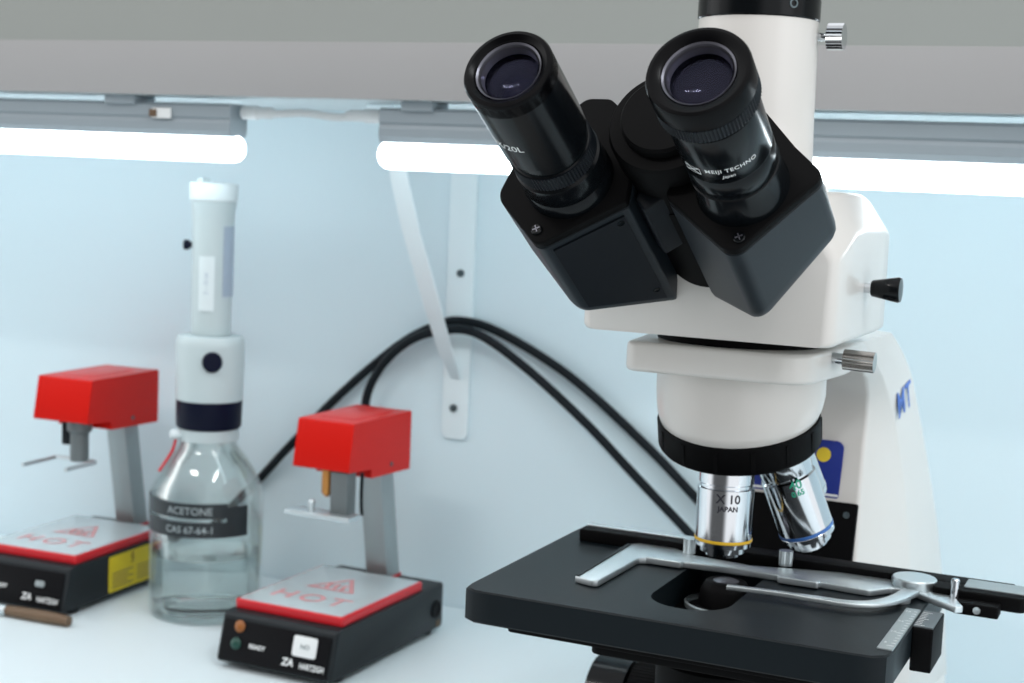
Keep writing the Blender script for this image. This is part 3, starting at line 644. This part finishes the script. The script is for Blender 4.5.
# emblem: outlined box crossed by two filled wedges
em = bmesh.new()
def strip(top, bot, x0, x1, n=10):
    cols = [(em.verts.new((x0 + (x1 - x0) * i / n, top(i / n), .1)), em.verts.new((x0 + (x1 - x0) * i / n, bot(i / n), .1))) for i in range(n + 1)]
    for (p, q), (p2, q2) in zip(cols, cols[1:]): em.faces.new((p, q, q2, p2))
w_, h_, t_ = 3.2, 1.75, .24
strip(lambda t: h_, lambda t: h_ - t_, -w_, w_); strip(lambda t: -h_ + t_, lambda t: -h_, -w_, w_)
strip(lambda t: h_, lambda t: -h_, -w_, -w_ + t_, 1); strip(lambda t: h_, lambda t: -h_, w_ - t_, w_, 1)
strip(lambda t: h_ - 2 * h_ * t + .28, lambda t: h_ - 2 * h_ * t - .28, -w_ + .2, w_ - .2); strip(lambda t: -h_ + 2 * h_ * t + .28, lambda t: -h_ + 2 * h_ * t - .28, -w_ + .2, w_ - .2)
wrap_ep(34.5, [(em, R_(-117), 36.4, 16.45), (text_bm('MEIJI TECHNO', 2.75, bold=.015, depth=.03, space=1.1), R_(-66), 35.6, 16.45), (text_bm('Japan', 2.2, bold=.0, depth=.03, shear=.2), R_(-72), 39.0, 16.45)], M['print'], eR)

# stage
SX0, SX1, SY0, SY1, SZ = -93.5, 91.0, -82, 60, 150
st_out = rpoly([(SX0, SY0), (SX1, SY0), (SX1, SY1), (SX0, SY1)], [7, 9, 4, 4], 8)
hole = rpoly([(-19, -59), (17, -59), (17, 34), (-19, 34)], [18, 18, 4, 4], 10)
def plate_with_hole(bm, outer, inner, z0, z1):
    # bridge outer and inner outlines with equal angular sampling
    def rings(poly, n=120, c=(-1, -12)):
        out = []
        for k in range(n):
            a = 2 * PI * k / n + .001; d = Vector((math.cos(a), math.sin(a))); best = None
            for i in range(len(poly)):
                p = Vector(poly[i]) - Vector(c); q = Vector(poly[(i + 1) % len(poly)]) - Vector(c); e = q - p
                den = d.x * e.y - d.y * e.x
                if abs(den) < 1e-12: continue
                t = (p.x * e.y - p.y * e.x) / den; s = (p.x * d.y - p.y * d.x) / den
                if t > 0 and -1e-6 <= s <= 1 + 1e-6 and (best is None or t > best): best = t
            out.append((c[0] + d.x * best, c[1] + d.y * best))
        return out
    o_, i_ = rings(outer), rings(inner); b = .7
    def sc(poly, k, c=(2, -11)): return [(c[0] + (x - c[0]) * k, c[1] + (y - c[1]) * k) for x, y in poly]
    R = [[(x, y, z1) for x, y in i_], [(x, y, z1) for x, y in sc(o_, .992)], [(x, y, z1 - b) for x, y in o_], [(x, y, z0 + b) for x, y in o_], [(x, y, z0) for x, y in sc(o_, .992)], [(x, y, z0) for x, y in i_]]
    vs = loft(bm, R, False, False)
    n = len(i_)
    for k in range(n): bm.faces.new((vs[-1][k], vs[-1][(k + 1) % n], vs[0][(k + 1) % n], vs[0][k]))
bm = bmesh.new(); plate_with_hole(bm, st_out, hole, SZ - 14.5, SZ); stg = ob('stage', bm, M['stage'])
bm = bmesh.new(); prism(bm, rpoly([(-72, -80), (86, -80), (86, 50), (-72, 50), ], 3), SZ - 16.5, SZ - 14, .5)
q = bmesh.new(); prism(q, rpoly([(-37, -70), (60, -70), (60, 70), (-37, 70)], 4), SZ - 23, SZ - 15, 1); join_bm(bm, q)
bmesh.ops.delete(bm, geom=[], context='VERTS')
ob('lower_slide', bm, M['blackm'], stg)
bm = bmesh.new(); box(bm, -26, 26, 28, 112, 112, SZ - 20, 3, 1.5); ob('stage_carrier', bm, M['blackm'])
bm = bmesh.new(); box(bm, 84.2, 90.4, -70.5, -5, SZ - .3, SZ + .7, .4, .2); rul = ob('ruler', bm, M['alu'], stg)
bm = bmesh.new()
for k in range(15):
    q = bmesh.new(); w = 2.6 if k % 5 == 0 else 1.4
    box(q, 89.8 - w, 89.9, -66 + k * 4 - .15, -66 + k * 4 + .15, SZ + .65, SZ + .82); join_bm(bm, q)
for k in range(4):
    q = text_bm(str(5 + k * 10)[:2], 2.6, depth=.03); bmesh.ops.transform(q, matrix=TT(86, -62 + k * 17, SZ + .8) @ Matrix.Rotation(R_(0), 4, 'Z'), verts=q.verts); join_bm(bm, q)
ob('ruler_marks', bm, M['print'], rul)
bm = bmesh.new(); box(bm, 90.8, 99.6, -29, 1, SZ - 19.5, SZ - .8, .8, .6); yb = ob('travel_block', bm, M['blackm'])
bm = bmesh.new(); box(bm, 91.1, 99.2, -27.8, -1, SZ - 1, SZ - .3, .4, .15); vr = ob('vernier_scale', bm, M['vernier'], yb)
bm = bmesh.new()
for k in range(9):
    q = bmesh.new(); box(q, 91.4, 94 if k % 4 else 95.4, -26 + k * 2.6 - .15, -26 + k * 2.6 + .15, SZ - .32, SZ - .15); join_bm(bm, q)
ob('vernier_marks', bm, M['print'], vr)
# X rail at the back of the stage
bm = bmesh.new(); box(bm, -83, 124, 29.5, 43, SZ + .05, SZ + 6.2, 1, .6)
q = bmesh.new(); box(q, 91, 131, 17, 40, SZ - .5, SZ + 6, 3, .8); join_bm(bm, q)
q = bmesh.new(); box(q, 102, 121, 8, 19, SZ - 2.2, SZ + 3, 1, .6); join_bm(bm, q)
rail = ob('slide_rail', bm, M['blackm'])
bm = bmesh.new(); box(bm, -82, -27, 37.5, 43.2, SZ + 6.1, SZ + 7.1, .6, .25); ob('rail_strip', bm, M['steel'], rail)
bm = bmesh.new(); box(bm, 104, 131, 24, 39, SZ + 5.9, SZ + 6.6, 1, .2); ob('rail_strip', bm, M['alu'], rail)
bm = bmesh.new(); lathe(bm, [(1.6, -.2), (1.6, .8), (1e-3, .6)], 14, frame((112, 8, SZ + .6), (0, -1, 0))); ob('rail_screw', bm, M['steel'], rail)
bm = bmesh.new(); lathe(bm, [(2.5, 0), (2.5, 22)], 16, frame((131, 24, SZ - 1), (1, 0, -.1))); ob('rail_shaft', bm, M['blackg'], rail)
# slide holder
bm = bmesh.new(); Z0, Z1 = SZ + .25, SZ + 3.2
prism(bm, rpoly([(-54.5, -46), (-45, -49), (-42.8, -47.5), (-41.5, 1.5), (-36, 4.5), (-20, 6.5), (-5, 8.2), (24, 8.2), (45, 7.2), (66, 5.2), (74, 16), (86, 14), (104, -1), (107, 2), (98, 24), (84, 37), (66, 35), (26, 24), (9, 18.5), (-21, 22), (-34, 31), (-50, 31), (-55, 25)], [1, 2, 2, 3, 3, 2, 2, 2, 2, 3, 3, 3, 1, 1, 5, 8, 6, 6, 6, 6, 5, 5, 5], 4), Z0, Z1, .5)
sh_ = ob('slide_holder', bm, M['steel'])
bm = bmesh.new(); prism(bm, [(-54.3, -45.4), (-52.6, -45.8), (-53.4, 24), (-55, 24)], Z1 - .2, Z1 + .5, 0); ob('holder_lip', bm, M['stage'], sh_)
bm = bmesh.new(); box(bm, 24.5, 43.5, 3.6, 9, Z0 + .4, Z1 + .5, 1.2, .4); ob('slide_stop', bm, M['steel'], sh_)
bm = bmesh.new(); box(bm, -39, -21, 3.2, 7.5, Z0 + .4, Z1 + .5, 1.2, .4); ob('slide_stop', bm, M['steel'], sh_)
bm = bmesh.new(); pth = [(p.x, p.y) for p in cr([(83, 14, 0), (79, -4, 0), (72, -17, 0), (62, -22.4, 0), (49, -22.6, 0), (30, -23, 0), (20, -24, 0), (9.5, -25.5, 0)], 6)]
ribbon(bm, pth, lambda t: 7.6 - 3.2 * min(1, t * 1.6) - (1.4 if t > .62 else 0), Z0 + 1.8, Z1 + 1.0, None, .5); fg = ob('spring_finger', bm, M['steel'], sh_)
bm = bmesh.new(); lathe(bm, [(9.8, Z1), (10, Z1 + .5), (10, Z1 + 3.2), (9.4, Z1 + 3.8), (1e-3, Z1 + 3.9)], 40, TT(82, 26, 0)); ob('finger_pivot', bm, M['steel'], sh_)
bm = bmesh.new(); lathe(bm, [(4.2, SZ + .2), (4.4, SZ + 1), (4.4, SZ + 2.6), (3.8, SZ + 3)], 24, TT(80, 4.5, 0)); ob('pivot_nut', bm, M['steel'], sh_)
bm = bmesh.new(); lathe(bm, [(1.9, Z1 - 1), (1.9, Z1 + 8), (1.4, Z1 + 8.6), (1e-3, Z1 + 8.7)], 18, TT(101.5, 14, 0)); ob('finger_pin', bm, M['chrome'], sh_)
bm = bmesh.new(); knurl(bm, 3.3, Z1 - .2, Z1 + 6.8, 16, .4, TT(22, 29, 0)); ob('fixing_screw', bm, M['steel'], sh_)
bm = bmesh.new(); knurl(bm, 3.0, Z1 - .2, Z1 + 7, 16, .4, TT(-24, 25, 0)); ob('fixing_screw', bm, M['steel'], sh_)

# condenser under the opening
bm = bmesh.new(); lathe(bm, [(30, 88), (30, 112), (26, 116), (22, 119), (22, 128), (19, 130), (18, 136), (12.5, 138), (11.5, 145), (9.5, 148.6), (8.6, 149.2), (6, 149.2)], 48, TT(2, 0, 0)); con = ob('condenser', bm, M['blackm'])
bm = bmesh.new(); lathe(bm, [(6.2, 149.1), (4, 149.9), (1e-3, 150.2)], 32, TT(2, 0, 0)); ob('condenser_lens', bm, M['silverblk'], con)
bm = bmesh.new(); lathe(bm, [(17.6, 136.2), (18.6, 136.6), (18.6, 138.6), (17.6, 139)], 48, TT(2, 0, 0), False, False); ob('condenser_ring', bm, M['alu'], con)
bm = bmesh.new(); box(bm, -30, 34, 20, 104, 96, 112, 4, 1.2); ob('condenser_holder', bm, M['blackm'], con)
bm = bmesh.new(); lathe(bm, [(3.6, 0), (3.8, .6), (3.8, 8), (3, 9)], 18, frame((33, -4, 110), (1, -.3, 0))); ob('centring_screw', bm, M['chrome'], con)

# focus knobs on both sides of the column
for s in (-1, 1):
    F = frame((s * 45, 118, 40), (s, 0, 0), (0, 1, 0))
    bm = bmesh.new(); lathe(bm, [(26, 0), (26, 9), (17, 11), (16, 20), (20, 22)], 48, F); k0 = ob('focus_knob', bm, M['blackg'])
    bm = bmesh.new(); knurl(bm, 23.5, 18, 34, 60, .5, F); ob('coarse_grip', bm, M['blackm'], k0)
    bm = bmesh.new(); knurl(bm, 24, 36, 57, 50, .4, F); ob('fine_grip', bm, M['blackg'], k0)

# ------------------------------------------------------------------ light
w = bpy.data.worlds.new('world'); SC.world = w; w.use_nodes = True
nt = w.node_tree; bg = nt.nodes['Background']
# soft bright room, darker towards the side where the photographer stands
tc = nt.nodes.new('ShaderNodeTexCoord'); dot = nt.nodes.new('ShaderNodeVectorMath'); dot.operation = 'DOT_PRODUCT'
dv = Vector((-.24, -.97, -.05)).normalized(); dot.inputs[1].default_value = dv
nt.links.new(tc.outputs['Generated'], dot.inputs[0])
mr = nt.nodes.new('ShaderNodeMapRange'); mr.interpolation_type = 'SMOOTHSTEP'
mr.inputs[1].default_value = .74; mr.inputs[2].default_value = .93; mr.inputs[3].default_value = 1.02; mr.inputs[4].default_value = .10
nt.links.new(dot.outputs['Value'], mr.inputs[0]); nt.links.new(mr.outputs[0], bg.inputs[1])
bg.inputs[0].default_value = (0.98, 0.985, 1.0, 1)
def area(name, loc, tgt, sx, sy, power, col):
    l = bpy.data.lights.new(name, 'AREA'); l.shape = 'RECTANGLE'; l.size = sx; l.size_y = sy; l.energy = power; l.color = col
    o = bpy.data.objects.new(name, l); C.objects.link(o); o.location = loc
    o.rotation_euler = (Vector(tgt) - Vector(loc)).to_track_quat('-Z', 'Y').to_euler(); return o
area('overhead_fill', (-.9, -.6, 1.75), (-.9, -.59, 0), .6, .1, 8, (1, .98, .95))  # unseen light added overhead for soft fill and glossy highlights
area('overhead_fill', (.7, .1, 1.75), (.7, .11, 0), .1, .6, 8, (.95, .98, 1))  # second added overhead fill, out of view

area('window_daylight', (-2.7, .1, .75), (-.2, .6, .3), 1.1, 1.5, 4, (.97, .99, .98))
area('window_daylight', (2.1, -.3, .8), (-.2, .6, .3), 1.1, 1.5, 5, (.95, .97, 1))
vs = SC.view_settings
SC.display_settings.display_device = 'sRGB'
vs.view_transform = 'Standard'; vs.look = 'None'; vs.gamma = 1.0; vs.use_curve_mapping = False; vs.exposure = 0.28
SC.cycles.use_denoising = True
SC.cycles.max_bounces = 12; SC.cycles.transmission_bounces = 10; SC.cycles.transparent_max_bounces = 12
SC.cycles.caustics_reflective = False; SC.cycles.sample_clamp_indirect = 6
